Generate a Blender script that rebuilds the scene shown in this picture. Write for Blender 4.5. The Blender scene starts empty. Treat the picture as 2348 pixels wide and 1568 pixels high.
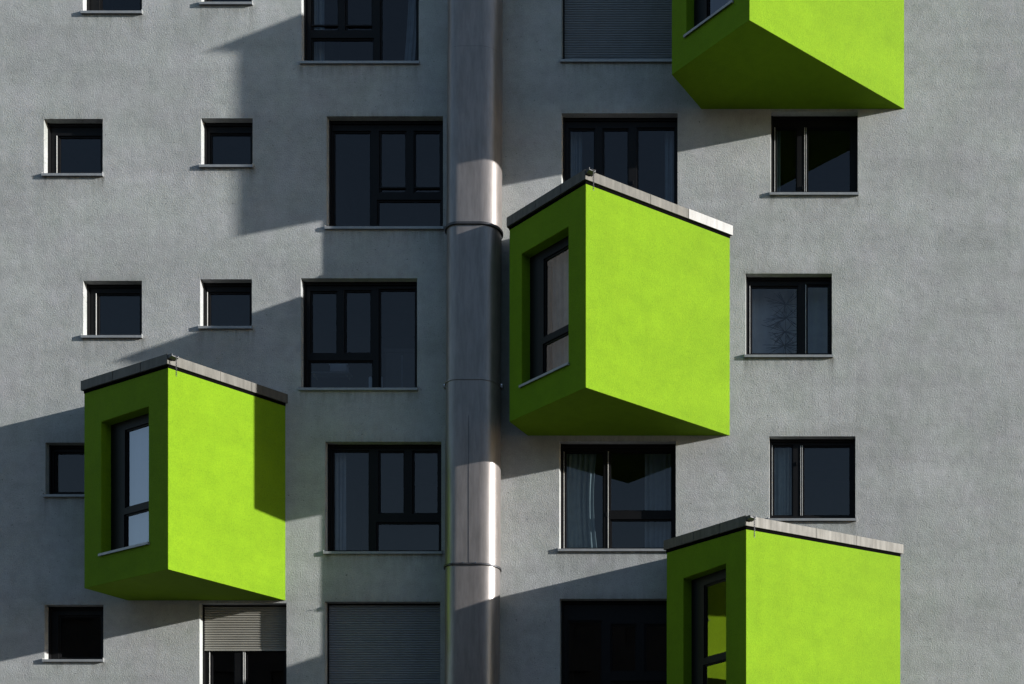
import bpy, bmesh, math, random
from mathutils import Vector, Matrix
random.seed(7)
# ------------------------------------------------------------------ scale
# The facade is measured in "units" (1 unit = 1/127.6 m): x to the right, y downwards, p outwards from the wall.
S = 127.6; X0 = 1919.6; Y0 = 2192.7; D = 3000.0
def V(x, y, p=0.0):
    return Vector(((x - X0) / S, -p / S, (Y0 - y) / S))
GZ = -1.6
# ------------------------------------------------------------------ camera
scn = bpy.context.scene
cam_d = bpy.data.cameras.new("camera"); cam = bpy.data.objects.new("camera", cam_d)
scn.collection.objects.link(cam); scn.camera = cam
cam.location = (0, -D / S, 0); cam.rotation_euler = (math.radians(90), 0, 0)
cam_d.sensor_width = 36; cam_d.lens = 36 * D / 2347.0
cam_d.shift_x = (1173.5 - X0) / 2347.0; cam_d.shift_y = (Y0 - 784.0) / 2347.0
cam_d.clip_end = 2000
# ------------------------------------------------------------------ light
SUN = Vector((4.216, -1.0, 1.036)).normalized()
elev = math.asin(SUN.z); azim = math.atan2(SUN.x, SUN.y)
w = bpy.data.worlds.new("World"); scn.world = w; w.use_nodes = True
nt = w.node_tree; bg = nt.nodes["Background"]
sky = nt.nodes.new("ShaderNodeTexSky"); sky.sky_type = 'NISHITA'; sky.sun_disc = False
sky.sun_elevation = elev; sky.sun_rotation = azim
sky.air_density = 1.0; sky.dust_density = 0.4; sky.ozone_density = 1.5
nt.links.new(sky.outputs[0], bg.inputs[0]); bg.inputs[1].default_value = 0.084
sd = bpy.data.lights.new("sun", 'SUN'); sd.energy = 4.65; sd.angle = math.radians(0.5); sd.color = (1.0, 0.97, 0.93)
so = bpy.data.objects.new("sun", sd); scn.collection.objects.link(so)
so.rotation_euler = SUN.to_track_quat('Z', 'Y').to_euler(); so.location = (20, -20, 20)
scn.view_settings.view_transform = 'Standard'; scn.view_settings.look = 'None'
scn.view_settings.exposure = 1.0; scn.view_settings.gamma = 1.0
scn.render.engine = 'CYCLES'
scn.render.resolution_x = 1024; scn.render.resolution_y = 684
# ------------------------------------------------------------------ materials
def mat(name):
    m = bpy.data.materials.new(name); m.use_nodes = True
    n = m.node_tree.nodes; return m, n, m.node_tree.links, n["Principled BSDF"]
def noise(n, l, co, scale, detail=4, rough=.55):
    t = n.new("ShaderNodeTexNoise"); t.inputs["Scale"].default_value = scale
    t.inputs["Detail"].default_value = detail; t.inputs["Roughness"].default_value = rough
    l.new(co, t.inputs["Vector"]); return t.outputs["Fac"]
def ramp(n, l, f, stops):
    r = n.new("ShaderNodeValToRGB"); e = r.color_ramp.elements
    e[0].position, e[0].color = stops[0][0], (*stops[0][1], 1); e[1].position, e[1].color = stops[-1][0], (*stops[-1][1], 1)
    for p, c in stops[1:-1]:
        q = e.new(p); q.color = (*c, 1)
    l.new(f, r.inputs[0]); return r.outputs[0]
def mul(n, l, a, b, fac=1.0, mode='MULTIPLY'):
    m = n.new("ShaderNodeMix"); m.data_type = 'RGBA'; m.blend_type = mode; m.inputs[0].default_value = fac
    l.new(a, m.inputs[6]); l.new(b, m.inputs[7]); return m.outputs[2]
def mapping(n, l, co, scale):
    m = n.new("ShaderNodeMapping"); m.inputs["Scale"].default_value = scale; l.new(co, m.inputs["Vector"]); return m.outputs[0]
def g(v): return (v, v, v)
def plaster(name, col, amount=1.0, bump=1.0, stain=1.0, spec=.15, rough=.92, grime=False):
    m, n, l, b = mat(name)
    co = n.new("ShaderNodeTexCoord").outputs["Object"]
    rgb = n.new("ShaderNodeRGB"); rgb.outputs[0].default_value = (*col, 1)
    big = ramp(n, l, noise(n, l, co, .55, 5, .6), [(.3, g(1 - .16 * stain)), (.7, g(1 + .06 * stain))])
    mid = ramp(n, l, noise(n, l, co, 4.2, 8, .72), [(.33, (1 - .15 * stain, 1 - .135 * stain, 1 - .16 * stain)), (.62, g(1.03))])
    streak = ramp(n, l, noise(n, l, mapping(n, l, co, (3.0, 3.0, .35)), 1.0, 5, .6), [(.35, g(1 - .05 * stain)), (.6, g(1.0))])
    fine = ramp(n, l, noise(n, l, co, 55, 3, .7), [(.25, g(1 - .28 * amount)), (.5, g(1)), (.75, g(1 + .10 * amount))])
    sp = ramp(n, l, noise(n, l, co, 21, 2, .5), [(.27, g(1 - .5 * stain ** 3)), (.325, g(1))])
    band = ramp(n, l, noise(n, l, mapping(n, l, co, (.12, .12, 1.5)), 1.0, 4, .6), [(.38, g(1 - .07 * stain)), (.6, g(1.03))])
    tint = ramp(n, l, noise(n, l, co, 1.3, 6, .7), [(.35, (1 - .05 * stain, 1 - .015 * stain, 1 - .05 * stain)), (.65, (1.01, 1.0, 1.02))])
    c = rgb.outputs[0]
    for t in (tint, big, mid, band, streak, fine, sp): c = mul(n, l, c, t)
    if grime:
        at = n.new("ShaderNodeAttribute"); at.attribute_name = "grime"
        st = ramp(n, l, noise(n, l, mapping(n, l, co, (9, 9, 1.1)), 1.0, 6, .7), [(.38, g(0)), (.62, g(1))])
        q = n.new("ShaderNodeMath"); q.operation = 'MULTIPLY'; l.new(st, q.inputs[0]); l.new(at.outputs["Fac"], q.inputs[1])
        dc = n.new("ShaderNodeRGB"); dc.outputs[0].default_value = (.12, .12, .105, 1)
        mx = n.new("ShaderNodeMix"); mx.data_type = 'RGBA'; l.new(q.outputs[0], mx.inputs[0]); l.new(c, mx.inputs[6]); l.new(dc.outputs[0], mx.inputs[7]); c = mx.outputs[2]
    l.new(c, b.inputs["Base Color"]); b.inputs["Roughness"].default_value = rough
    b.inputs["Specular IOR Level"].default_value = spec
    h1 = noise(n, l, co, 36, 4, .7); h2 = noise(n, l, co, 60, 2, .6); h3 = noise(n, l, co, 4, 3, .5)
    a = n.new("ShaderNodeMath"); a.operation = 'MULTIPLY_ADD'; l.new(h2, a.inputs[0]); a.inputs[1].default_value = .5; l.new(h1, a.inputs[2])
    a2 = n.new("ShaderNodeMath"); a2.operation = 'MULTIPLY_ADD'; l.new(h3, a2.inputs[0]); a2.inputs[1].default_value = .9; l.new(a.outputs[0], a2.inputs[2])
    bp = n.new("ShaderNodeBump"); bp.inputs["Strength"].default_value = 1.0; bp.inputs["Distance"].default_value = .0078 * bump
    l.new(a2.outputs[0], bp.inputs["Height"]); l.new(bp.outputs[0], b.inputs["Normal"])
    return m
def plain(name, col, rough=.5, metal=0.0, var=.15, scale=8, bump=0.0, spec=.5):
    m, n, l, b = mat(name)
    co = n.new("ShaderNodeTexCoord").outputs["Object"]
    rgb = n.new("ShaderNodeRGB"); rgb.outputs[0].default_value = (*col, 1)
    c = mul(n, l, rgb.outputs[0], ramp(n, l, noise(n, l, co, scale, 5, .6), [(.3, g(1 - var)), (.7, g(1 + var))]))
    l.new(c, b.inputs["Base Color"]); b.inputs["Roughness"].default_value = rough; b.inputs["Metallic"].default_value = metal
    b.inputs["Specular IOR Level"].default_value = spec
    if bump:
        bp = n.new("ShaderNodeBump"); bp.inputs["Distance"].default_value = bump
        l.new(noise(n, l, co, scale * 4, 3), bp.inputs["Height"]); l.new(bp.outputs[0], b.inputs["Normal"])
    return m
def sheet_metal(name, col, rough, metal, lo, hi, dirt=.5):
    m, n, l, b = mat(name)
    co = n.new("ShaderNodeTexCoord").outputs["Object"]
    rgb = n.new("ShaderNodeRGB"); rgb.outputs[0].default_value = (*col, 1)
    s1 = ramp(n, l, noise(n, l, mapping(n, l, co, (9, 9, 1.2)), 1.6, 6, .7), [(.36, (1 - dirt, 1 - dirt, 1 - dirt * 1.1)), (.6, g(1.12))])
    s2 = ramp(n, l, noise(n, l, co, 2.2, 5, .6), [(.35, g(1 - .5 * dirt)), (.65, g(1 + .2 * dirt))])
    c = mul(n, l, mul(n, l, rgb.outputs[0], s1), s2)
    l.new(c, b.inputs["Base Color"]); b.inputs["Metallic"].default_value = metal
    r = n.new("ShaderNodeMapRange"); r.inputs[3].default_value = lo; r.inputs[4].default_value = hi
    l.new(noise(n, l, mapping(n, l, co, (6, 6, .8)), 2.5, 5), r.inputs[0]); l.new(r.outputs[0], b.inputs["Roughness"])
    b.inputs["Specular IOR Level"].default_value = .4
    bp = n.new("ShaderNodeBump"); bp.inputs["Distance"].default_value = .0006; bp.inputs["Strength"].default_value = .25
    l.new(noise(n, l, co, 3.0, 3), bp.inputs["Height"]); l.new(bp.outputs[0], b.inputs["Normal"])
    return m
def glass(name, tint, ior=1.6, rough=0.0):
    m, n, l, b = mat(name); n.remove(b)
    out = [x for x in n if x.type == 'OUTPUT_MATERIAL'][0]
    co = n.new("ShaderNodeTexCoord").outputs["Object"]
    tr = n.new("ShaderNodeBsdfTransparent"); tr.inputs[0].default_value = (*tint, 1)
    gl = n.new("ShaderNodeBsdfGlossy"); gl.inputs["Roughness"].default_value = rough; gl.inputs[0].default_value = (1, .92, .90, 1)
    bp = n.new("ShaderNodeBump"); bp.inputs["Distance"].default_value = .0015; bp.inputs["Strength"].default_value = .25
    l.new(noise(n, l, co, 1.4, 2), bp.inputs["Height"]); l.new(bp.outputs[0], gl.inputs["Normal"])
    ge = n.new("ShaderNodeNewGeometry")
    dt = n.new("ShaderNodeVectorMath"); dt.operation = 'DOT_PRODUCT'; l.new(ge.outputs["Incoming"], dt.inputs[0]); l.new(ge.outputs["Normal"], dt.inputs[1])
    def mth(op, a_, b_=None):
        q = n.new("ShaderNodeMath"); q.operation = op
        for i_, v_ in enumerate((a_, b_)):
            if v_ is None: continue
            if isinstance(v_, (int, float)): q.inputs[i_].default_value = v_
            else: l.new(v_, q.inputs[i_])
        return q.outputs[0]
    ab = mth('ABSOLUTE', dt.outputs["Value"]); pw = mth('POWER', mth('SUBTRACT', 1.0, ab), 5.0)
    fac = mth('ADD', mth('MULTIPLY', pw, 1 - ior), ior)          # Schlick, ior = reflectance seen straight on
    mx = n.new("ShaderNodeMixShader"); l.new(fac, mx.inputs[0]); l.new(tr.outputs[0], mx.inputs[1]); l.new(gl.outputs[0], mx.inputs[2])
    l.new(mx.outputs[0], out.inputs[0]); return m
M = dict(
    wall=plaster("grey_render", (.398, .406, .408), grime=True),
    green=plaster("lime_render", (.136, .247, .004), amount=.85, bump=.8, stain=.6, spec=.17, rough=.85),
    frame=plain("anthracite_frame", (.0055, .0055, .006), .5, 0, .1, spec=.16),
    dark=plain("black_gap", (.003, .003, .003), .9, spec=0),
    sill=plain("sill_aluminium", (.27, .28, .285), .45, .3, .15),
    cap=sheet_metal("weathered_zinc", (.078, .074, .062), .5, .1, .45, .7, .34),
    cap_new=sheet_metal("clean_zinc", (.22, .22, .215), .5, .1, .45, .6, .12),
    spout=plain("dark_zinc", (.05, .052, .055), .5, .5, .2),
    duct=sheet_metal("steel_duct", (.215, .196, .188), .4, .5, .33, .38, .12),
    strap=plain("strap_steel", (.06, .06, .065), .5, .6),
    strip=plain("sunlit_edge_strip", (.62, .62, .60), .4, .2),  # pale colour carries the sunlight on the dark frame edges
    far=plain("brown_brick", (.10, .085, .075), .9, 0, .2, 2),
    screw=plain("bright_steel", (.7, .7, .7), .25, 1.0),
    shutter=plain("shutter_slats", (.17, .19, .21), .5, .1, .08, 3),
    shutter2=plain("pale_shutter_slats", (.27, .265, .235), .5, .1, .08, 3),
    room=plain("room_walls", (.03, .03, .034), .9, 0, .2, 2),
    curtain=plain("grey_curtain", (.30, .34, .36), .9, 0, .15, 5),
    curtain_green=plain("grey_green_curtain", (.30, .36, .34), .85, 0, .15, 5),
    curtain_white=plain("pale_curtain", (.62, .63, .64), .9, 0, .1, 5),
    backing=plain("pale_blue_backing", (.33, .35, .42), .8, 0, .06, 2),  # sky reflection put into the colour
    wood=plain("dark_wood", (.05, .04, .035), .6, 0, .2, 4),
    paper=plain("white_paper", (.6, .62, .66), .8, 0, .05, 5),
    twig=plain("dark_twig", (.012, .012, .014), .8),
    beige=plain("beige_cloth", (.42, .33, .24), .9, 0, .2, 8),
    blue=plain("light_blue_cloth", (.30, .48, .60), .9, 0, .2, 8),
    ground=plain("asphalt", (.045, .045, .046), .9, 0, .2, 1.5, .004),
    glass_side=glass("side_window_glass", (.6, .62, .62), .12),
    glass_bay=glass("bay_window_glass", (.55, .58, .6), .24),
    glass=glass("window_glass", (.50, .55, .60), .058),
)
# ------------------------------------------------------------------ helpers
C = scn.collection
class MB:
    def __init__(s): s.v = []; s.f = []
    def poly(s, pts): 
        i = len(s.v); s.v += [Vector(p) for p in pts]; s.f.append(list(range(i, i + len(pts))))
    def hexa(s, lo, hi):            # two matching quads
        i = len(s.v); s.v += [Vector(p) for p in lo] + [Vector(p) for p in hi]; n = len(lo)
        s.f.append([i + k for k in range(n)][::-1]); s.f.append([i + n + k for k in range(n)])
        for k in range(n):
            k2 = (k + 1) % n; s.f.append([i + k, i + k2, i + n + k2, i + n + k])
    def box(s, x1, y1, x2, y2, p1, p2, T=V):
        s.hexa([T(x1, y1, p1), T(x2, y1, p1), T(x2, y2, p1), T(x1, y2, p1)], [T(x1, y1, p2), T(x2, y1, p2), T(x2, y2, p2), T(x1, y2, p2)])
    def tube(s, pts, r, n=6, closed=False):
        pts = [Vector(p) for p in pts]; i = len(s.v); m = len(pts)
        for k, p in enumerate(pts):
            a = pts[(k - 1) % m] if (closed or k) else p; b = pts[(k + 1) % m] if (closed or k < m - 1) else p
            d = (b - a).normalized(); u = d.cross(Vector((.3, 1, .2))).normalized(); w_ = d.cross(u)
            rr = r[k] if isinstance(r, (list, tuple)) else r
            for q in range(n):
                t = 2 * math.pi * q / n; s.v.append(p + (u * math.cos(t) + w_ * math.sin(t)) * rr)
        for k in range(m if closed else m - 1):
            for q in range(n):
                a = i + k * n; b = i + ((k + 1) % m) * n; q2 = (q + 1) % n
                s.f.append([a + q, a + q2, b + q2, b + q])
        if not closed:
            s.f.append([i + q for q in range(n)][::-1]); s.f.append([i + (m - 1) * n + q for q in range(n)])
    def build(s, name, m, parent=None, smooth=False, loc=None, weld=True, bevel=0):
        pw = parent.get('_w', None) if parent else None
        base = Vector(pw) if pw is not None else Vector((0, 0, 0))
        if loc is None: loc = base if parent else Vector((0, 0, 0))
        me = bpy.data.meshes.new(name); me.from_pydata([v - loc for v in s.v], [], s.f)
        bm = bmesh.new(); bm.from_mesh(me)
        if weld: bmesh.ops.remove_doubles(bm, verts=bm.verts, dist=1e-5)
        bmesh.ops.recalc_face_normals(bm, faces=bm.faces)
        bm.to_mesh(me); bm.free()
        me.materials.append(m)
        if smooth: me.polygons.foreach_set("use_smooth", [True] * len(me.polygons))
        o = bpy.data.objects.new(name, me); C.objects.link(o); o.location = loc - base; o['_w'] = tuple(loc)
        if parent: o.parent = parent
        if bevel:
            b = o.modifiers.new("bevel", 'BEVEL'); b.width = bevel; b.segments = 2; b.limit_method = 'ANGLE'; b.angle_limit = math.radians(40)
        return o
def tag(o, label, cat=None, group=None, kind=None):
    o['label'] = label
    if cat: o['category'] = cat
    if group: o['group'] = group
    if kind: o['kind'] = kind
    return o
def thing(name, loc, label, cat, group=None):
    o = bpy.data.objects.new(name, None); C.objects.link(o); o.location = loc; o['_w'] = tuple(loc); o.empty_display_size = .2
    return tag(o, label, cat, group)
def sheet(mb, outer, holes, T, p, pb, gx=(), gy=(), outer_sides=True):
    """a flat panel (in T coordinates) with rectangular holes, front at p, hole sides running back to pb"""
    xs = sorted({outer[0], outer[2], *[h[0] for h in holes], *[h[2] for h in holes], *gx}); ys = sorted({outer[1], outer[3], *[h[1] for h in holes], *[h[3] for h in holes], *gy})
    for a, b in zip(xs, xs[1:]):
        for c, d in zip(ys, ys[1:]):
            mx, my = (a + b) / 2, (c + d) / 2
            if any(h[0] < mx < h[2] and h[1] < my < h[3] for h in holes): continue
            mb.poly([T(a, c, p), T(b, c, p), T(b, d, p), T(a, d, p)])
    rings = list(holes) + ([outer] if outer_sides else [])
    for h in rings:
        q = [(h[0], h[1]), (h[2], h[1]), (h[2], h[3]), (h[0], h[3])]
        for k in range(4):
            A, B = q[k], q[(k + 1) % 4]
            mb.poly([T(A[0], A[1], p), T(B[0], B[1], p), T(B[0], B[1], pb), T(A[0], A[1], pb)])
# ------------------------------------------------------------------ ground
mb = MB(); mb.poly([(-400, -400, GZ), (400, -400, GZ), (400, 400, GZ), (-400, 400, GZ)])
gr = mb.build("ground", M['ground']); tag(gr, "dark asphalt ground below the facade", kind='structure')
# the block across the street: seen only as the dark mirror image in the lower windows
ob = thing("opposite_building", (-12, -62, GZ), "dark apartment block across the street, seen mirrored in the lower windows", "building")
mb = MB(); x1, x2, y1, y2, h = -75, 45, -62, -50, 24.0
wins = [(x1 + 3 + i * 4.0, z, x1 + 5 + i * 4.0, z + 1.5) for i in range(29) for z in [GZ + 1.2 + k * 3.0 for k in range(8)]]
TO = lambda a, z, d: Vector((a, y2 + d, z))
sheet(mb, (x1, GZ, x2, GZ + h), wins, TO, 0, -.25)
for A_, B_ in (((x1, y2), (x1, y1)), ((x1, y1), (x2, y1)), ((x2, y1), (x2, y2))):
    mb.poly([(*A_, GZ), (*B_, GZ), (*B_, GZ + h), (*A_, GZ + h)])
mb.poly([(x1 + .1, y2 - .25, GZ + .1), (x2 - .1, y2 - .25, GZ + .1), (x2 - .1, y2 - .25, GZ + h - .1), (x1 + .1, y2 - .25, GZ + h - .1)])
mb.build("wall", M['far'], ob)
mb = MB(); mb.hexa([(x1 - .3, y1 - .3, GZ + h), (x2 + .3, y1 - .3, GZ + h), (x2 + .3, y2 + .3, GZ + h), (x1 - .3, y2 + .3, GZ + h)],
                   [(x1 - .3, y1 - .3, GZ + h + .4), (x2 + .3, y1 - .3, GZ + h + .4), (x2 + .3, y2 + .3, GZ + h + .4), (x1 - .3, y2 + .3, GZ + h + .4)])
mb.build("roof", M['spout'], ob)
# ------------------------------------------------------------------ building and its wall
bld = thing("apartment_building", V(1174, Y0 + 1.6 * S, 0), "tall grey rendered apartment block with dark windows and lime green box bays", "building")
RD = -19.5                      # depth of the window frames behind the wall face
# name: opening (left, top, right, bottom)
W = {
 'a1': (190, -101, 325.5, 29), 'a2': (461, -104, 578, 8.5), 'b1': (100.5, 272.6, 235.5, 401), 'b2': (461, 271, 579, 381),
 'c1': (190.7, 643.7, 325.4, 771.5), 'c2': (458.7, 640, 577.3, 750.5), 'd1': (104, 1014.5, 238, 1135.5), 'e1': (102, 1386.3, 237, 1513), 'e2': (457.3, 1382.5, 656.7, 1640),
 'f1': (691, -108, 959.8, 143.8), 'f2': (748.5, 266.5, 1015.5, 522.4), 'f3': (689.5, 637.8, 956, 891.5), 'f4': (745, 1012.4, 1011.6, 1266), 'f5': (744.4, 1379, 1009.2, 1640),
 'g1': (1287, -110, 1553, 140), 'g2': (1287, 259.5, 1553, 513), 'g4': (1282, 1011.5, 1549, 1260), 'g5': (1283, 1372.5, 1548, 1630),
 'h2': (1766.4, 256, 1966, 444.5), 'h3': (1708.9, 627, 1906.8, 816), 'h4': (1763, 1000, 1960.6, 1190.5),
}
mb = MB()
outer = (-3200, -1500, 3400, Y0 + 1.6 * S + 40)
sheet(mb, outer, list(W.values()), V, 0, -46, gx=[-16.3 + 9 * k for k in range(266)], gy=[-16.7 + 9 * k for k in range(179)])
wl = mb.build("wall", M['wall'], bld)
at = wl.data.attributes.new("grime", 'FLOAT', 'POINT'); vals = []
off = Vector(bld['_w'])
for v in wl.data.vertices:                           # rain dirt washed off the sills and gathered over the lintels
    q = v.co + off; x = q.x * S + X0; y = Y0 - q.z * S; g_ = 0.0
    if -20 < x < 2380 and -20 < y < 1600 and q.y < .01:
        for (a, b, c, d) in W.values():
            if a - 14 < x < c + 14:
                e = 1.0 if a - 3 < x < c + 3 else .45
                if d + 2 < y < d + 90: g_ = max(g_, e * (.55 + (.35 if min(abs(x - a), abs(x - c)) < 9 else 0)) * math.exp(-(y - d - 4) / 26))
                if b - 40 < y <= b: g_ = max(g_, e * .42 * math.exp(-(b - y) / 13))
    vals.append(min(g_, 1.0))
at.data.foreach_set("value", vals)
# front face at a pane on the frame plane: apparent -> real coordinate
def inv(x, y, p):
    k = (D - p) / D; return X0 + (x - X0) * k, Y0 + (y - Y0) * k
def fr_rect(r, p=RD):
    a, b = inv(r[0], r[1], p); c, d = inv(r[2], r[3], p); return (a, b, c, d)
def sash_frame(mb, rect, holes, T, p, th=9, sash=3.4):
    sheet(mb, rect, holes, T, p, p - th)
    for h in holes:                                  # inner stepped glazing bead
        inner = (h[0] + sash, h[1] + sash, h[2] - sash, h[3] - sash)
        sheet(mb, (h[0] + .15, h[1] + .15, h[2] - .15, h[3] - .15), [inner], T, p - 3.2, p - th + .6)
def room(parent, rect, T, p=-50, depth=260, m='room'):
    mb = MB(); x1, y1, x2, y2 = rect; e = 30
    x1 -= e; x2 += e; y1 -= 12; y2 += 70
    q = [(x1, y1), (x2, y1), (x2, y2), (x1, y2)]
    mb.poly([T(a, b, p - depth) for a, b in q])
    for k in range(4):
        A, B = q[k], q[(k + 1) % 4]; mb.poly([T(*A, p), T(*B, p), T(*B, p - depth), T(*A, p - depth)])
    mb.build("room_lining", M[m], parent)
def panes(parent, holes, T, p, m='glass'):
    for h in holes:
        mb2 = MB(); mb2.poly([T(h[0] + 2, h[1] + 2, p - 5.5), T(h[2] - 2, h[1] + 2, p - 5.5), T(h[2] - 2, h[3] - 2, p - 5.5), T(h[0] + 2, h[3] - 2, p - 5.5)])
        mb2.build("pane", M[m], parent)
def sill(parent, rect, T=V, p0=0.0, out=5.6, over=1.5):
    x1, y1, x2, y2 = rect; mb = MB(); y = y2
    prof = [(p0 + RD + .3, y - 3.2), (p0 + out, y - .9), (p0 + out, y + 5.0), (p0 + out - 1.2, y + 5.0), (p0 + out - 1.2, y + .6), (p0 + RD + .3, y - 1.6)]
    xa, xb = x1 - over, x2 + over
    # inside the reveal the sheet is as wide as the opening, in front of the wall it laps past it
    mb.hexa([T(x1 + .2, b, a) for a, b in [(p0 + RD + .3, y - 3.2), (p0 + .3, y - 1.1), (p0 + .3, y + .4), (p0 + RD + .3, y - 1.6)]],
            [T(x2 - .2, b, a) for a, b in [(p0 + RD + .3, y - 3.2), (p0 + .3, y - 1.1), (p0 + .3, y + .4), (p0 + RD + .3, y - 1.6)]])
    q = [(p0 + .3, y - 1.1), (p0 + out, y - .7), (p0 + out, y + 4.8), (p0 + out - 1.0, y + 4.8), (p0 + out - 1.0, y + .9), (p0 + .3, y + .5)]
    mb.hexa([T(xa, b, a) for a, b in q], [T(xb, b, a) for a, b in q])
    for xx in (xa - .8, xb):                          # turned-up end caps
        mb.box(xx, y - 4, xx + .8, y + 4.9, p0 + .3, p0 + out + .1, T)
    return mb.build("sill", M['sill'], parent)
def shutter(parent, rect, p, m, pitch=5.5):
    x1, y1, x2, y2 = rect; mb = MB(); y = y2 - 4; n = 5
    xa, xb = x1, x2; rows = []
    while y > y1:
        for k in range(n):
            t = k / n; rows.append((y - pitch * .86 * t, p + 1.5 * math.sin(math.pi * t)))
        rows.append((y - pitch * .86, p)); rows.append((y - pitch * .9, p - 1.3)); rows.append((y - pitch * .99, p - 1.3)); y -= pitch
    i = len(mb.v)
    for (yy, pp) in rows: mb.v += [V(xa, yy, pp), V(xb, yy, pp)]
    for k in range(len(rows) - 1): mb.f.append([i + 2 * k, i + 2 * k + 1, i + 2 * k + 3, i + 2 * k + 2])
    mb.box(xa, y2 - 3.9, xb, y2, p - 1.5, p + 1.8)
    return mb.build("roller_shutter", M[m], parent, weld=True)
RAILS = {'f1': [(56, 713, 776), (56, 791, 854)], 'f2': [(428, 869, 931), (428, 948, 1009.5)]}
def window(key, holes, sh=None, handle=None, lab=None):
    """holes: glass rectangles as seen on the frame plane"""
    r = W[key]; c = V((r[0] + r[2]) / 2, r[3], RD)
    hs = [fr_rect(h) for h in holes]
    hs = [(a, b, min(c_, r[2] - 5), min(d, r[3] - 8)) for a, b, c_, d in hs]
    mb = MB(); sash_frame(mb, (r[0] + .1, r[1] + .1, r[2] - .1, r[3] - .1), hs, V, RD)
    # shutter guide rails and the box above the glass
    for xa in (r[0] + .3, r[2] - 3.9): mb.box(xa, r[1] + .5, xa + 3.6, r[3] - 3.5, RD + .1, RD + 5)
    mb.box(r[0] + 4, r[1] + .6, r[2] - 4, r[1] + 7, RD + .1, RD + 3.5)
    if key in ('b1', 'c1', 'c2', 'e2', 'g4', 'h2', 'h3', 'h4'):  # sunny windows only: pale strips added to stand in for sunlit frame edges
        st = [(h[0] - 1.6, h[1], h[3]) for h in hs[:2]] if key != 'g4' else [(hs[0][0] - 1.6, hs[0][1], hs[0][3]), (hs[1][0] - 2.4, hs[1][1], hs[2][3])]
        if key in ('h2', 'h4', 'e2'): st.append((hs[1][0] - 5.2, hs[1][1], hs[1][3]))
    else: st = []
    for (ya, xa, xb) in RAILS.get(key, []):
        xa, y_ = inv(xa, ya, RD); xb, _ = inv(xb, ya, RD); mb.box(xa, y_, xb, y_ + 3.0, RD - 5, RD - .8)
    if handle:
        hx, hy = inv(handle[0], handle[1], RD); mb.box(hx - 1.2, hy - 1, hx + 1.2, hy + 8, RD - 2, RD + 3)
    wn = mb.build("window", M['frame'], bld, loc=c)
    if lab: wn['label'] = lab
    for (x_, ya, yb) in st:
        sb = MB(); sb.box(x_, ya + 1, x_ + .9, yb - 1, RD + .1, RD + 1.5); sb.build("sunlit_edge_strip", M['strip'], wn)
    panes(wn, hs, V, RD); sill(wn, r); room(wn, r, V)
    if sh: shutter(wn, (r[0] + 4, r[1] + 7, r[2] - 4, sh[0]), RD + 2.4, sh[1])
    return wn
window('a1', [(228, -70, 322, 27)])
window('a2', [(480, -72, 575, 8)])
window('b1', [(132, 311, 232, 400)])
window('b2', [(481, 305, 576, 380)])
window('c1', [(222, 672, 322, 770)])
window('c2', [(477, 669, 574, 750)])
window('d1', [(124, 1036, 234, 1130)])
window('e1', [(134, 1410, 233, 1512)])
window('e2', [(482, 1400, 538, 1618), (563, 1400, 652, 1618)], sh=(1488, 'shutter2'), lab="window with pale roller shutter half down")
window('f1', [(713, -70, 776, 70), (791, -70, 854, 70), (713, 87, 857, 141), (871, -70, 956, 141)])
window('f2', [(763, 300, 850, 520), (869, 300, 931, 442), (948, 300, 1009.5, 442), (864, 458, 1011, 520)])
window('f3', [(711, 667, 773, 811), (789, 665, 851, 810), (707, 826, 855, 890), (868, 662, 953, 890)])
window('f4', [(761, 1032, 847, 1264), (867, 1033, 927, 1178), (945, 1033, 1005, 1178), (862, 1197, 1008, 1264)])
window('f5', [(761, 1399, 847, 1620), (867, 1399, 1005, 1620)], sh=(1622, 'shutter'), lab="window fully closed by a grey roller shutter")
window('g1', [(1303, -70, 1400, 120), (1420, -70, 1545, 120)], sh=(135, 'shutter'), lab="window closed by a grey roller shutter beside the upper green bay")
window('g2', [(1303, 294, 1364, 505), (1381, 294, 1441, 505), (1459, 292, 1548, 505)], handle=(1451, 416))
window('g4', [(1294, 1034, 1384, 1258), (1396, 1034, 1541, 1172), (1398, 1190, 1541, 1258)], handle=(1390, 1176))
window('g5', [(1300, 1422, 1380, 1610), (1399, 1430, 1459, 1540), (1477, 1430, 1538, 1540), (1399, 1560, 1538, 1610)])
window('h2', [(1777, 292, 1827, 441), (1849, 292, 1951, 441)], handle=(1840, 428))
window('h3', [(1720, 655, 1829, 812), (1848, 652, 1900, 812)])
window('h4', [(1771, 1020, 1818, 1183), (1840, 1021, 1950, 1183)], handle=(1826, 1060))
# ------------------------------------------------------------------ bays
#        Wx      Fx      Fp     Lx      Lp     Bx      zb      tW      tF      tL
BAYS = {
 'top': (2067.5, 1731.6, 284.8, 1549.0, 116.0, 1601.8, 256.6, -200.6, -167.8, -198.5),
 'mid': (1673.0, 1391.3, 253.9, 1186.8, 77.0, 1209.0, 1001.3, 547.9, 572.6, 571.9),
 'left': (656.9, 511.1, 241.1, 252.2, 98.4, 294.7, 1368.8, 922.6, 942.8, 936.0),
 'low': (2069.2, 1736.4, 305.2, 1546.6, 104.9, 1619.7, 1738.3, 1281.3, 1318.3, 1305.2)}
OPEN = { # window opening on the left-hand face, by its apparent corners: x left, y bottom-left, x right, y top-right ; glass rects likewise
 'top': dict(xl=1573, xr=1679, top=-250, bot=81.5),
 'mid': dict(xl=1195.7, xr=1302.6, ytr=519.3, ybl=884.7),
 'left': dict(xl=232, xr=340.5, ytr=931.5, ybl=1271),
 'low': dict(xl=1566.3, xr=1663.7, ytr=1291.8, ybl=1660)}
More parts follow.
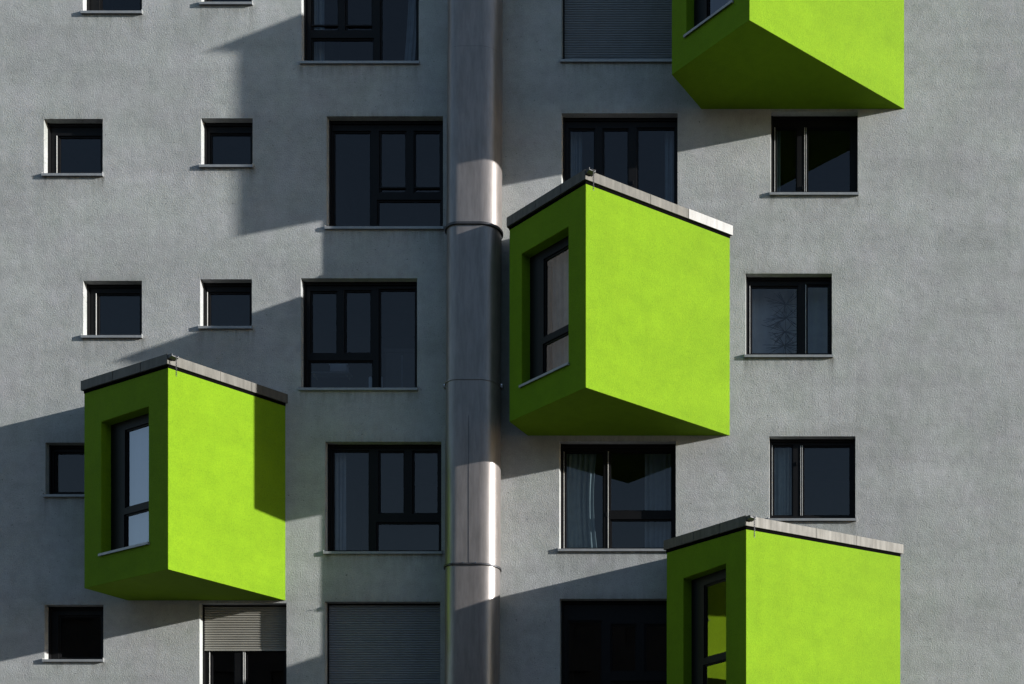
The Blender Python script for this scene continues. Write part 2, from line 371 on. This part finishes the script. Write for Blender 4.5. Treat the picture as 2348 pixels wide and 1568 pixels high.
def bay(key, label):
    Wx, Fx, Fp, Lx, Lp, Bx, zb, tW, tF, tL = BAYS[key]
    xc = (Wx + Lx) / 2; yc = (zb + tW) / 2
    dy = -.0105 * (xc - 1174); dx = -.007 * (yc - 784)
    Wx += dx; Fx += dx; Lx += dx; Bx += dx; zb += dy; tW += dy; tF += dy; tL += dy
    F = Vector((Fx, Fp)); L = Vector((Lx, Lp)); Wp = Vector((Wx, -.5)); B = Vector((Bx, -.5))
    # roof plane
    A = Matrix(((Wx, 0, 1), (Fx, Fp, 1), (Lx, Lp, 1))).inverted() @ Vector((tW, tF, tL))
    top = lambda q: A.x * q.x + A.y * q.y + A.z
    e = (F - L).normalized(); flen = (F - L).length; nrm = Vector((-e.y, e.x))
    if nrm.dot(Vector((-1, 1))) < 0: nrm = -nrm
    T = lambda a, y, d: V(L.x + e.x * a + nrm.x * d, y, L.y + e.y * a + nrm.y * d)    # face coordinates
    def hit(x, y=None):                               # apparent position -> along the face / height, on the plane d
        def f(a, d=0):
            q = L + e * a + nrm * d; return X0 + (q.x - X0) * D / (D - q.y)
        return f
    def face(x, y, d=0):
        lo, hi = -60, flen + 60
        f = hit(x)
        for _ in range(50):
            m_ = (lo + hi) / 2
            if f(m_, d) < x: lo = m_
            else: hi = m_
        q = L + e * lo + nrm * d
        return lo, Y0 + (y - Y0) * (D - q.y) / D
    o = OPEN[key]
    x1, yb = face(o['xl'], o.get('ybl', o.get('bot'))); x2, yt = face(o['xr'], o.get('ytr', o.get('top', 0)))
    if key == 'top': yt = yb - 262
    if key == 'low': yb = yt + 262
    print(key, 'open', x1, yt, x2, yb, 'face', flen)
    gap = 5.0; mb = MB()
    body_top = lambda q: top(q) + 0.0
    # left-hand face with its window opening: quads around the hole (its top edge follows the roof slope)
    tl, tf = body_top(L), body_top(F); ty = lambda a: tl + (tf - tl) * a / flen
    P = lambda a, y: T(a, y, 0)
    mb.poly([P(0, ty(0)), P(x1, ty(x1)), P(x1, yt), P(x1, yb), P(x1, zb), P(0, zb)])
    mb.poly([P(x2, ty(x2)), P(flen, tf), P(flen, zb), P(x2, zb), P(x2, yb), P(x2, yt)])
    mb.poly([P(x1, ty(x1)), P(x2, ty(x2)), P(x2, yt), P(x1, yt)])
    mb.poly([P(x1, yb), P(x2, yb), P(x2, zb), P(x1, zb)])
    for a, b in (((x1, yt), (x2, yt)), ((x2, yt), (x2, yb)), ((x2, yb), (x1, yb)), ((x1, yb), (x1, yt))):
        mb.poly([T(*a, 0), T(*b, 0), T(*b, -40), T(*a, -40)])
    U = lambda q, y: V(q.x, y, q.y)
    mb.poly([U(F, tf), U(Wp, body_top(Wp)), U(Wp, zb), U(F, zb)])
    mb.poly([U(L, tl), U(L, zb), U(B, zb), U(B, body_top(B))])
    mb.poly([U(B, zb), U(L, zb), P(x1, zb), P(x2, zb), U(F, zb), U(Wp, zb)])
    c = U((F + L + Wp + B) / 4, zb)
    by = mb.build("bay_window", M['green'], bld, loc=c, bevel=.008); by['label'] = label
    # dark drip gap and metal coping round the top
    def ring(off):
        pts = [Wp, F, L, B]; out = []
        ds = [(F - Wp).normalized(), (L - F).normalized(), (B - L).normalized()]
        ns = []
        for d in ds:
            n_ = Vector((-d.y, d.x)); cc = (Wp + F + L + B) / 4
            if n_.dot(F - cc if d is ds[0] else L - cc if d is ds[2] else (F + L) / 2 - cc) < 0: n_ = -n_
            ns.append(n_)
        out.append(Wp + ns[0] * off + Vector((0, 0)))
        for k in (1, 2):
            b = (ns[k - 1] + ns[k]); b = b / b.dot(ns[k]); out.append(pts[k] + b * off)
        out.append(B + ns[2] * off)
        # slide the two ends along their wall face onto the facade
        out[0] = out[0] - ds[0] * ((out[0].y - .4) / ds[0].y); out[3] = out[3] - ds[2] * ((out[3].y - .4) / ds[2].y)
        return out, ns, ds
    def band(o1, o2, y1, y2, name, m, sub=None, skip=0):
        a, _, _ = ring(o1); b, _, _ = ring(o2); mb = MB()
        for k in range(3):
            qa, qb, ra, rb = a[k], a[k + 1], b[k], b[k + 1]
            if k == 0 and skip:
                t = skip / (qa - qb).length; qb = qb + (qa - qb) * t; rb = rb + (ra - rb) * t
            mb.hexa([U(qa, top(qa) + y1), U(qb, top(qb) + y1), U(rb, top(rb) + y1), U(ra, top(ra) + y1)],
                    [U(qa, top(qa) + y2), U(qb, top(qb) + y2), U(rb, top(rb) + y2), U(ra, top(ra) + y2)])
        return mb
    mb = band(.8, -16, -5.2, 1.2, 'gap', 'dark'); mb.build("drip_gap", M['dark'], by, weld=False)
    cap = band(5.2, -20, -26, -5.3, 'coping', 'cap', skip=24)
    # notched corner piece of the coping beside the spout (lower half only, then rising)
    a, ns, ds = ring(5.2); b, _, _ = ring(-20)
    d0 = (a[0] - a[1]).normalized()
    for (s0, s1, h0, h1) in ((0, 10, -13, -13), (10, 24, -13, -26)):
        q0, q1 = a[1] + d0 * s0, a[1] + d0 * s1; r0, r1 = b[1] + d0 * s0, b[1] + d0 * s1
        cap.hexa([U(q0, top(q0) + h0), U(q1, top(q1) + h1), U(r1, top(r1) + h1), U(r0, top(r0) + h0)],
                 [U(q0, top(q0) - 5.3), U(q1, top(q1) - 5.3), U(r1, top(r1) - 5.3), U(r0, top(r0) - 5.3)])
    cp = cap.build("coping", M['cap'], by, weld=False)
    # standing seams
    d1 = (a[2] - a[1]).normalized(); ll = (a[2] - a[1]).length
    for org, dd, nn in ((a[1] + (a[0] - a[1]) * .42, d0, ns[0]), (a[1] + (a[0] - a[1]) * .68, d0, ns[0]), (a[1] + d1 * ll * .3, d1, ns[1]), (a[1] + d1 * ll * .62, d1, ns[1])):
        q = org; q2 = q + dd * 1.0; n0 = nn * .7; mb = MB()
        mb.hexa([U(q, top(q) - 26.4), U(q2, top(q2) - 26.4), U(q2 + n0, top(q2) - 26.4), U(q + n0, top(q) - 26.4)],
                [U(q, top(q) - 5.4), U(q2, top(q2) - 5.4), U(q2 + n0, top(q2) - 5.4), U(q + n0, top(q) - 5.4)])
        mb.build("coping_seam", M['cap'], by, weld=False)
    if key == 'mid':                                   # newer, paler length of sheet at the wall end
        q = a[1] + (a[0] - a[1]) * .683; q2 = a[0] - d0 * .6; nn = ns[0]; mb = MB()
        mb.hexa([U(q, top(q) - 26.7), U(q2, top(q2) - 26.7), U(q2 + nn * .8, top(q2) - 26.7), U(q + nn * .8, top(q) - 26.7)],
                [U(q, top(q) - 5.0), U(q2, top(q2) - 5.0), U(q2 + nn * .8, top(q2) - 5.0), U(q + nn * .8, top(q) - 5.0)])
        o_ = mb.build("coping_section", M['cap_new'], by, weld=False); o_['label'] = "newer pale length of metal coping at the wall end"
    # roof sheet inside the coping
    mb = MB(); r_, _, _ = ring(-3); mb.poly([U(q, top(q) - 12) for q in r_]); mb.build("roof", M['spout'], by)
    # spout: an open trough that runs out through the notch
    n0 = ns[0]; base = a[1] + d0 * 1.0 - n0 * 12; mb = MB(); wd = 15; ln = 27
    def Q(s, d, h): q = base + d0 * s + n0 * d; return U(q, top(a[1]) + h)
    mb.hexa([Q(0, 0, -15), Q(wd, 0, -15), Q(wd, 0, -13.6), Q(0, 0, -13.6)], [Q(0, ln, -20), Q(wd, ln, -20), Q(wd, ln, -18.6), Q(0, ln, -18.6)])
    for s in (0, wd - 1):
        mb.hexa([Q(s, 0, -25), Q(s + 1, 0, -25), Q(s + 1, 0, -15.1), Q(s, 0, -15.1)], [Q(s, ln, -23.5), Q(s + 1, ln, -23.5), Q(s + 1, ln, -20.1), Q(s, ln, -20.1)])
    mb.build("spout", M['spout'], by)
    tip = (base + d0 * wd * .62 + n0 * (ln + .5))
    # window
    rect = (x1 + .1, yt + .1, x2 - .1, yb - .1)
    return by, T, face, rect, U, tip, top(a[1]) - 21, d0, (x1, yt, x2, yb)
def bay_window_parts(by, T, rect, holes, drop=-22):
    mb = MB(); sash_frame(mb, rect, holes, T, drop, 9, 3.0)
    mb.build("window_frame", M['frame'], by)
    panes(by, holes, T, drop, 'glass_bay' if GK in ('left', 'low') else 'glass_side')
    x1, y1, x2, y2 = rect
    mb = MB()
    mb.hexa([T(x1, y2 - 3, drop + .3), T(x1, y2 - .9, 4.5), T(x1, y2 + 4.2, 4.5), T(x1, y2 + 4.2, 3.6), T(x1, y2 + .4, 3.6), T(x1, y2 - 1.2, drop + .3)],
            [T(x2, y2 - 3, drop + .3), T(x2, y2 - .9, 4.5), T(x2, y2 + 4.2, 4.5), T(x2, y2 + 4.2, 3.6), T(x2, y2 + .4, 3.6), T(x2, y2 - 1.2, drop + .3)])
    for xa, xb in ((x1 - 5, x1 - .05), (x2 + .05, x2 + 4)):
        mb.box(xa, y2 - .9, xb, y2 + 4.2, .3, 4.5, T)
    mb.build("sill", M['sill'], by)
    mb = MB(); e = 6                                   # dark lining of the room behind
    q = [(x1 - e, y1 - 5), (x2 + e, y1 - 5), (x2 + e, y2 + 20), (x1 - e, y2 + 20)]
    mb.poly([T(a, b, -120) for a, b in q])
    for k in range(4):
        A_, B_ = q[k], q[(k + 1) % 4]; mb.poly([T(*A_, -41), T(*B_, -41), T(*B_, -120), T(*A_, -120)])
    mb.build("room_lining", M['room'], by)
LAB = dict(top="lime green bay cut off by the upper edge of the photo, seen from below",
 mid="large lime green bay right of the metal duct", left="lime green bay at the left with a shadow down its right edge",
 low="lime green bay at the lower right with green reflections in its window")
chains = {}
BI = {}
for k in ('top', 'mid', 'left', 'low'):
    by, T, face, rect, U, tip, ty_, d0, o4 = bay(k, LAB[k])
    x1, y1, x2, y2 = o4; wd = x2 - x1
    mx = x1 + wd * .30 ; tr = y1 + (y2 - y1) * .68
    if k == 'low': tr = y1 + 185
    holes = [(mx, y1 + 20, x2 - 8, tr - 7), (mx - 3, tr + 7, x2 - 8, y2 - 9)]
    if k == 'low': holes = [(mx, y1 + 20, x2 - 8, tr - 7), (mx - 3, tr + 7, x2 - 8, y2 - 9)]
    GK = k; bay_window_parts(by, T, rect, holes)
    BI[k] = (T, o4)
    chains[k] = (U, tip, ty_, d0)
# rain chains
CL = dict(mid="rusty rain chain hanging from the spout of the bay right of the duct",
          left="rusty rain chain hanging from the spout of the left green bay",
          low="rusty rain chain hanging from the spout of the lower right green bay")
for k, lab in CL.items():
    U, tip, ty_, d0 = chains[k]
    mb = MB(); n = 11; L_ = 4.6
    mb.tube([U(tip - d0 * 4, ty_ - 1), U(tip, ty_), U(tip + d0 * 4, ty_ - 1)], .45 / S)
    for i in range(n):
        y = ty_ + 1 + i * L_ * .8 ; pts = []
        sx = d0 if i % 2 == 0 else Vector((-d0.y, d0.x))
        for q in range(10):
            t = 2 * math.pi * q / 10
            pts.append(U(tip + sx * (1.35 * math.sin(t)), y + L_ / 2 - L_ / 2 * math.cos(t) * 1.15))
        mb.tube(pts, .42 / S, 5, closed=True)
    o = mb.build("rain_chain", M['strap'], loc=U(tip, ty_)); tag(o, lab, "chain", "rain chains under the bay spouts")
# ------------------------------------------------------------------ duct
duct = thing("ventilation_duct", V(1097, Y0 + 1.6 * S, 40), "tall metal ventilation duct strapped to the grey wall", "duct")
def stadium(xl, xr, p0, p1, r, n=14):
    pts = []
    for cx, cp, a0 in ((xr - r, p1 - r, 0), (xl + r, p1 - r, 90), (xl + r, p0 + r, 180), (xr - r, p0 + r, 270)):
        for k in range(n + 1):
            t = math.radians(a0 + 90 * k / n); pts.append((cx + r * math.cos(t), cp + r * math.sin(t)))
    return pts
lean = lambda y: -.0045 * (y - 784)
def extrude(mb, prof, ya, yb, cap=True):
    if not cap:
        n = len(prof)
        for k in range(n):
            (a, b), (c, d) = prof[k], prof[(k + 1) % n]
            mb.poly([V(a + lean(ya), ya, b), V(c + lean(ya), ya, d), V(c + lean(yb), yb, d), V(a + lean(yb), yb, b)])
        return
    mb.hexa([V(a + lean(ya), ya, b) for a, b in prof], [V(a + lean(yb), yb, b) for a, b in prof])
XL, XR, PP = 1036, 1158.5, 79
seams = [-900, -640, -230, 160, 556, 903, 1316, 1700, 2100, Y0 + 1.6 * S]
for i, (ya, yb) in enumerate(zip(seams, seams[1:])):
    if yb - ya < 30: continue
    gr_ = .0 if i % 2 else .35
    mb = MB(); extrude(mb, stadium(XL + gr_, XR - gr_, 2 + gr_, PP - gr_, 38), ya + .3, yb - .3, False)
    o = mb.build("duct_section", M['duct'], duct)
    for p in o.data.polygons: p.use_smooth = len(p.vertices) == 4
mb = MB(); extrude(mb, stadium(XL + 1.5, XR - 1.5, 3, PP - 1.5, 37), -899, Y0 + 1.6 * S - 1); mb.build("inner_sleeve", M['dark'], duct)
for yb, thick, out, scr in ((553.5, 5, 3.6, 0), (901, 4, 1.6, 1), (1314, 4, 3.0, 2)):
    mb = MB(); prof_o = stadium(XL - out, XR + out, 1, PP + out, 38 + out); prof_i = stadium(XL + .6, XR - .6, 2.6, PP - .6, 38)
    n = len(prof_o)
    for k in range(n):
        k2 = (k + 1) % n; a, b, c, d = prof_o[k], prof_o[k2], prof_i[k2], prof_i[k]
        for (A_, B_, y1, y2) in ((a, b, yb, yb + thick),):
            mb.poly([V(a[0] + lean(yb), yb, a[1]), V(b[0] + lean(yb), yb, b[1]), V(b[0] + lean(yb), yb + thick, b[1]), V(a[0] + lean(yb), yb + thick, a[1])])
            for yy in (yb, yb + thick):
                mb.poly([V(a[0] + lean(yb), yy, a[1]), V(b[0] + lean(yb), yy, b[1]), V(c[0] + lean(yb), yy, c[1]), V(d[0] + lean(yb), yy, d[1])])
    for xs in (XL - out - 4, XR + out - 1):
        if scr == 1: mb.box(xs + lean(yb), yb - 2, xs + 5 + lean(yb), yb + thick + 3, 34, 46)
    st = mb.build("strap", M['strap'] if scr != 1 else M['duct'], duct)
    xs = [XL + 26, XL + 52, XL + 80, XL + 104] if scr == 2 else ([XL - 3, XR + 4] if scr == 1 else [])
    for x in xs:
        pz = PP + out + .2 if scr == 2 and x < XR - 38 else (PP - 8 if scr == 2 else 46.2)
        c = V(x + lean(yb), yb + thick / 2 - (2 if scr == 2 else 0), pz + 1)
        mb = MB(); mb.tube([c + Vector((0, .012, 0)), c + Vector((0, -.008, 0))], 1.1 / S, 8)
        mb.build("screw", M['screw'], st)
mb = MB(); mb.box(1096, 985, 1096.8, 1313, PP + .05, PP + .5); mb.build("lengthwise_seam", M['strap'], duct)
# ------------------------------------------------------------------ things behind the glass
def curtain(name, x1, x2, y1, y2, p, m, label, folds=6, amp=4.0, gather=0.0, T=V, cat="curtain", group=None, drift=0.0):
    """apparent extents are given for the plane p (straight-on windows)"""
    if T is V:
        (x1, y1), (x2, y2) = inv(x1, y1, p), inv(x2, y2, p)
    mb = MB(); n = folds * 10; rows = 12; i = len(mb.v); ph = random.random() * 6
    for r in range(rows + 1):
        v = r / rows
        for k in range(n + 1):
            u = k / n; x = x1 + (x2 - x1) * u
            x = x + gather * math.sin(math.pi * v) * (x1 - x) * .35 + drift * v * v
            z = amp * math.sin(ph + u * folds * 6.283 + .5 * math.sin(3 * v + 5 * u)) * (.6 + .4 * math.sin(9 * u + ph)) + 1.0 * math.sin(u * 31 + v * 2)
            mb.v.append(T(x, y1 + (y2 - y1) * v, p + z))
    for r in range(rows):
        for k in range(n):
            a = i + r * (n + 1) + k; mb.f.append([a, a + 1, a + n + 2, a + n + 1])
    c = T((x1 + x2) / 2, y2, p)
    o = mb.build(name, M[m], loc=c, smooth=True); tag(o, label, cat, group)
    sol = o.modifiers.new("cloth", 'SOLIDIFY'); sol.thickness = .003
    return o
G = "curtains behind the windows"
curtain("curtain", 715, 744, -110, 160, -48, 'curtain', "narrow pale curtain at the left of the cut-off window above the duct's left side", 3, 3, group=G)
curtain("curtain", 940, 962, -110, 160, -48, 'curtain', "drawn grey curtain at the right edge of the topmost large window left of the duct", 2, 3, group=G, drift=-14)
curtain("curtain", 757, 793, 1020, 1275, -46, 'curtain', "bluish curtain in the large window above the closed shutter, left of the duct", 4, 3, group=G)
curtain("curtain", 1300, 1334, 262, 520, -46, 'curtain', "left curtain of the window half hidden behind the large bay", 4, 3, group=G)
curtain("curtain", 1524, 1552, 262, 520, -46, 'curtain', "right curtain of the window half hidden behind the large bay", 3, 3, group=G)
curtain("curtain", 1296, 1370, 1020, 1268, -42, 'curtain_green', "long grey-green curtain at the left of the window below the large green bay", 6, 4.5, gather=.35, group=G)
curtain("curtain", 1478, 1545, 1020, 1268, -46, 'curtain', "grey curtain at the right of the window below the large green bay", 6, 3.5, group=G)
curtain("curtain", 1775, 1789, 262, 450, -42, 'curtain_green', "thin grey-green curtain in the window under the upper right bay", 2, 3, group=G)
curtain("curtain", 1766, 1814, 1005, 1200, -42, 'curtain_green', "blue-green pleated curtain in the window above the lower right bay", 6, 3.5, group=G)
curtain("curtain", 1712, 1905, 632, 822, -64, 'curtain_white', "flat grey curtain drawn across the window with the bare twigs", 8, 1.5, group=G)
T, o4 = BI['mid']; x1, y1, x2, y2 = o4
curtain("curtain", x1 + (x2 - x1) * .32, x2 + 4, y1 + 10, y2 + 5, -46, 'curtain', "pale striped curtain inside the green bay right of the duct", 9, 3, T=T, group=G)
T, o4 = BI['left']; x1, y1, x2, y2 = o4
curtain("sky_reflection_backing", x1 + 12, x2 + 4, y1 + 6, y2 + 5, -36, 'backing', "pale blue blind drawn down inside the left green bay's window", 3, .8, T=T, cat="backing")  # sheet added behind the pane, its pale blue stands in for mirrored sky
T, o4 = BI['top']; x1, y1, x2, y2 = o4
curtain("curtain", x1 + (x2 - x1) * .62, x1 + (x2 - x1) * .80, y1 + 10, y2 + 2, -40, 'beige', "beige curtain in the window of the cut-off upper green bay", 3, 3, T=T, group=G)
mb = MB()
for i in range(5):
    a = x1 + (x2 - x1) * .86; mb.hexa([T(a + math.cos(t) * (11 - i) , y2 - 10 - i * 3.2, -34 + math.sin(t) * 5) for t in [k * .785 for k in range(8)]],
            [T(a + 1 + math.cos(t) * (10 - i), y2 - 12.6 - i * 3.2, -34 + math.sin(t) * 5) for t in [k * .785 for k in range(8)]])
o = mb.build("folded_cloth", M['blue'], loc=T(x1 + (x2 - x1) * .86, y2 - 8, -34)); tag(o, "light blue folded cloth lying inside the upper green bay's window", "cloth")
# bare twigs
mb = MB(); rt = random.Random(3)
cx, cy = inv(1800, 812, -44)
for hub in range(4):
    hy = cy - 20 - hub * 32; hx = cx + rt.uniform(-4, 4)
    for k in range(20):
        ang = rt.uniform(0, 2 * math.pi); ln = rt.uniform(34, 62); dx, dz = math.cos(ang) * ln, math.sin(ang) * ln * .55
        q = V(hx + dx, hy - dz, -44 + rt.uniform(-8, 8)); m0 = V(hx + dx * .5, hy - dz * .5 + rt.uniform(-3, 3), -44)
        mb.tube([V(hx, hy, -44), m0, q], [.7 / S, .55 / S, .35 / S], 5)
        mb.tube([m0, m0 + (q - m0) * .7 + Vector((rt.uniform(-.06, .06), 0, rt.uniform(-.06, .06)))], [.35 / S, .2 / S], 4)
mb.tube([V(cx, cy + 8, -44), V(cx + 1, cy - 60, -44), V(cx - 1, cy - 135, -44)], [.8 / S, .6 / S, .4 / S], 6)
o = mb.build("bare_twigs", M['twig'], loc=V(cx, cy + 8, -44)); tag(o, "tangle of bare dark twigs standing behind the window pane", "twigs")
# cabinet, box and papers in the third-row window
def inner(name, rects, m, p, d, label, cat):
    mb = MB(); 
    for r in rects:
        a, b = inv(r[0], r[1], p); c, e = inv(r[2], r[3], p); mb.box(a, b, c, e, p - d, p + (r[4] if len(r) > 4 else 0))
    a, b = inv(rects[0][0], rects[0][3], p)
    o = mb.build(name, M[m], loc=V(a, b, p)); return tag(o, label, cat)
cb = inner("cabinet", [(884, 808, 960, 905), (881, 800, 964, 808, 2)], 'wood', -70, 30, "dark wooden cabinet behind the full-height pane left of the duct", "cabinet")
mb = MB(); a, b = inv(921, 815, -70); c, e = inv(922.5, 890, -70); mb.box(a, b, c, e, -69.9, -69.2); h = mb.build("door_gap", M['sill'], cb)
inner("box", [(757, 836, 794, 851), (755, 834, 796, 836.5, 1)], 'paper', -66, 14, "white box on the shelf inside the third-row window left of the duct", "box")
inner("wall_shelf", [(712, 852, 800, 855), (716, 855, 719, 861, -4), (792, 855, 795, 861, -4)], 'curtain', -64, 24, "pale shelf inside the third-row window left of the duct", "shelf")
inner("paper_stand", [(845, 865, 853, 890), (847, 863, 851, 865)], 'paper', -38, 2, "white paper propped left of the mullion on the inner sill", "paper")
inner("paper_stand", [(870, 864, 876, 890), (872, 862.5, 875, 864)], 'paper', -38, 2, "white paper propped right of the mullion on the inner sill", "paper")
for o in bpy.data.objects:
    if '_w' in o: del o['_w']
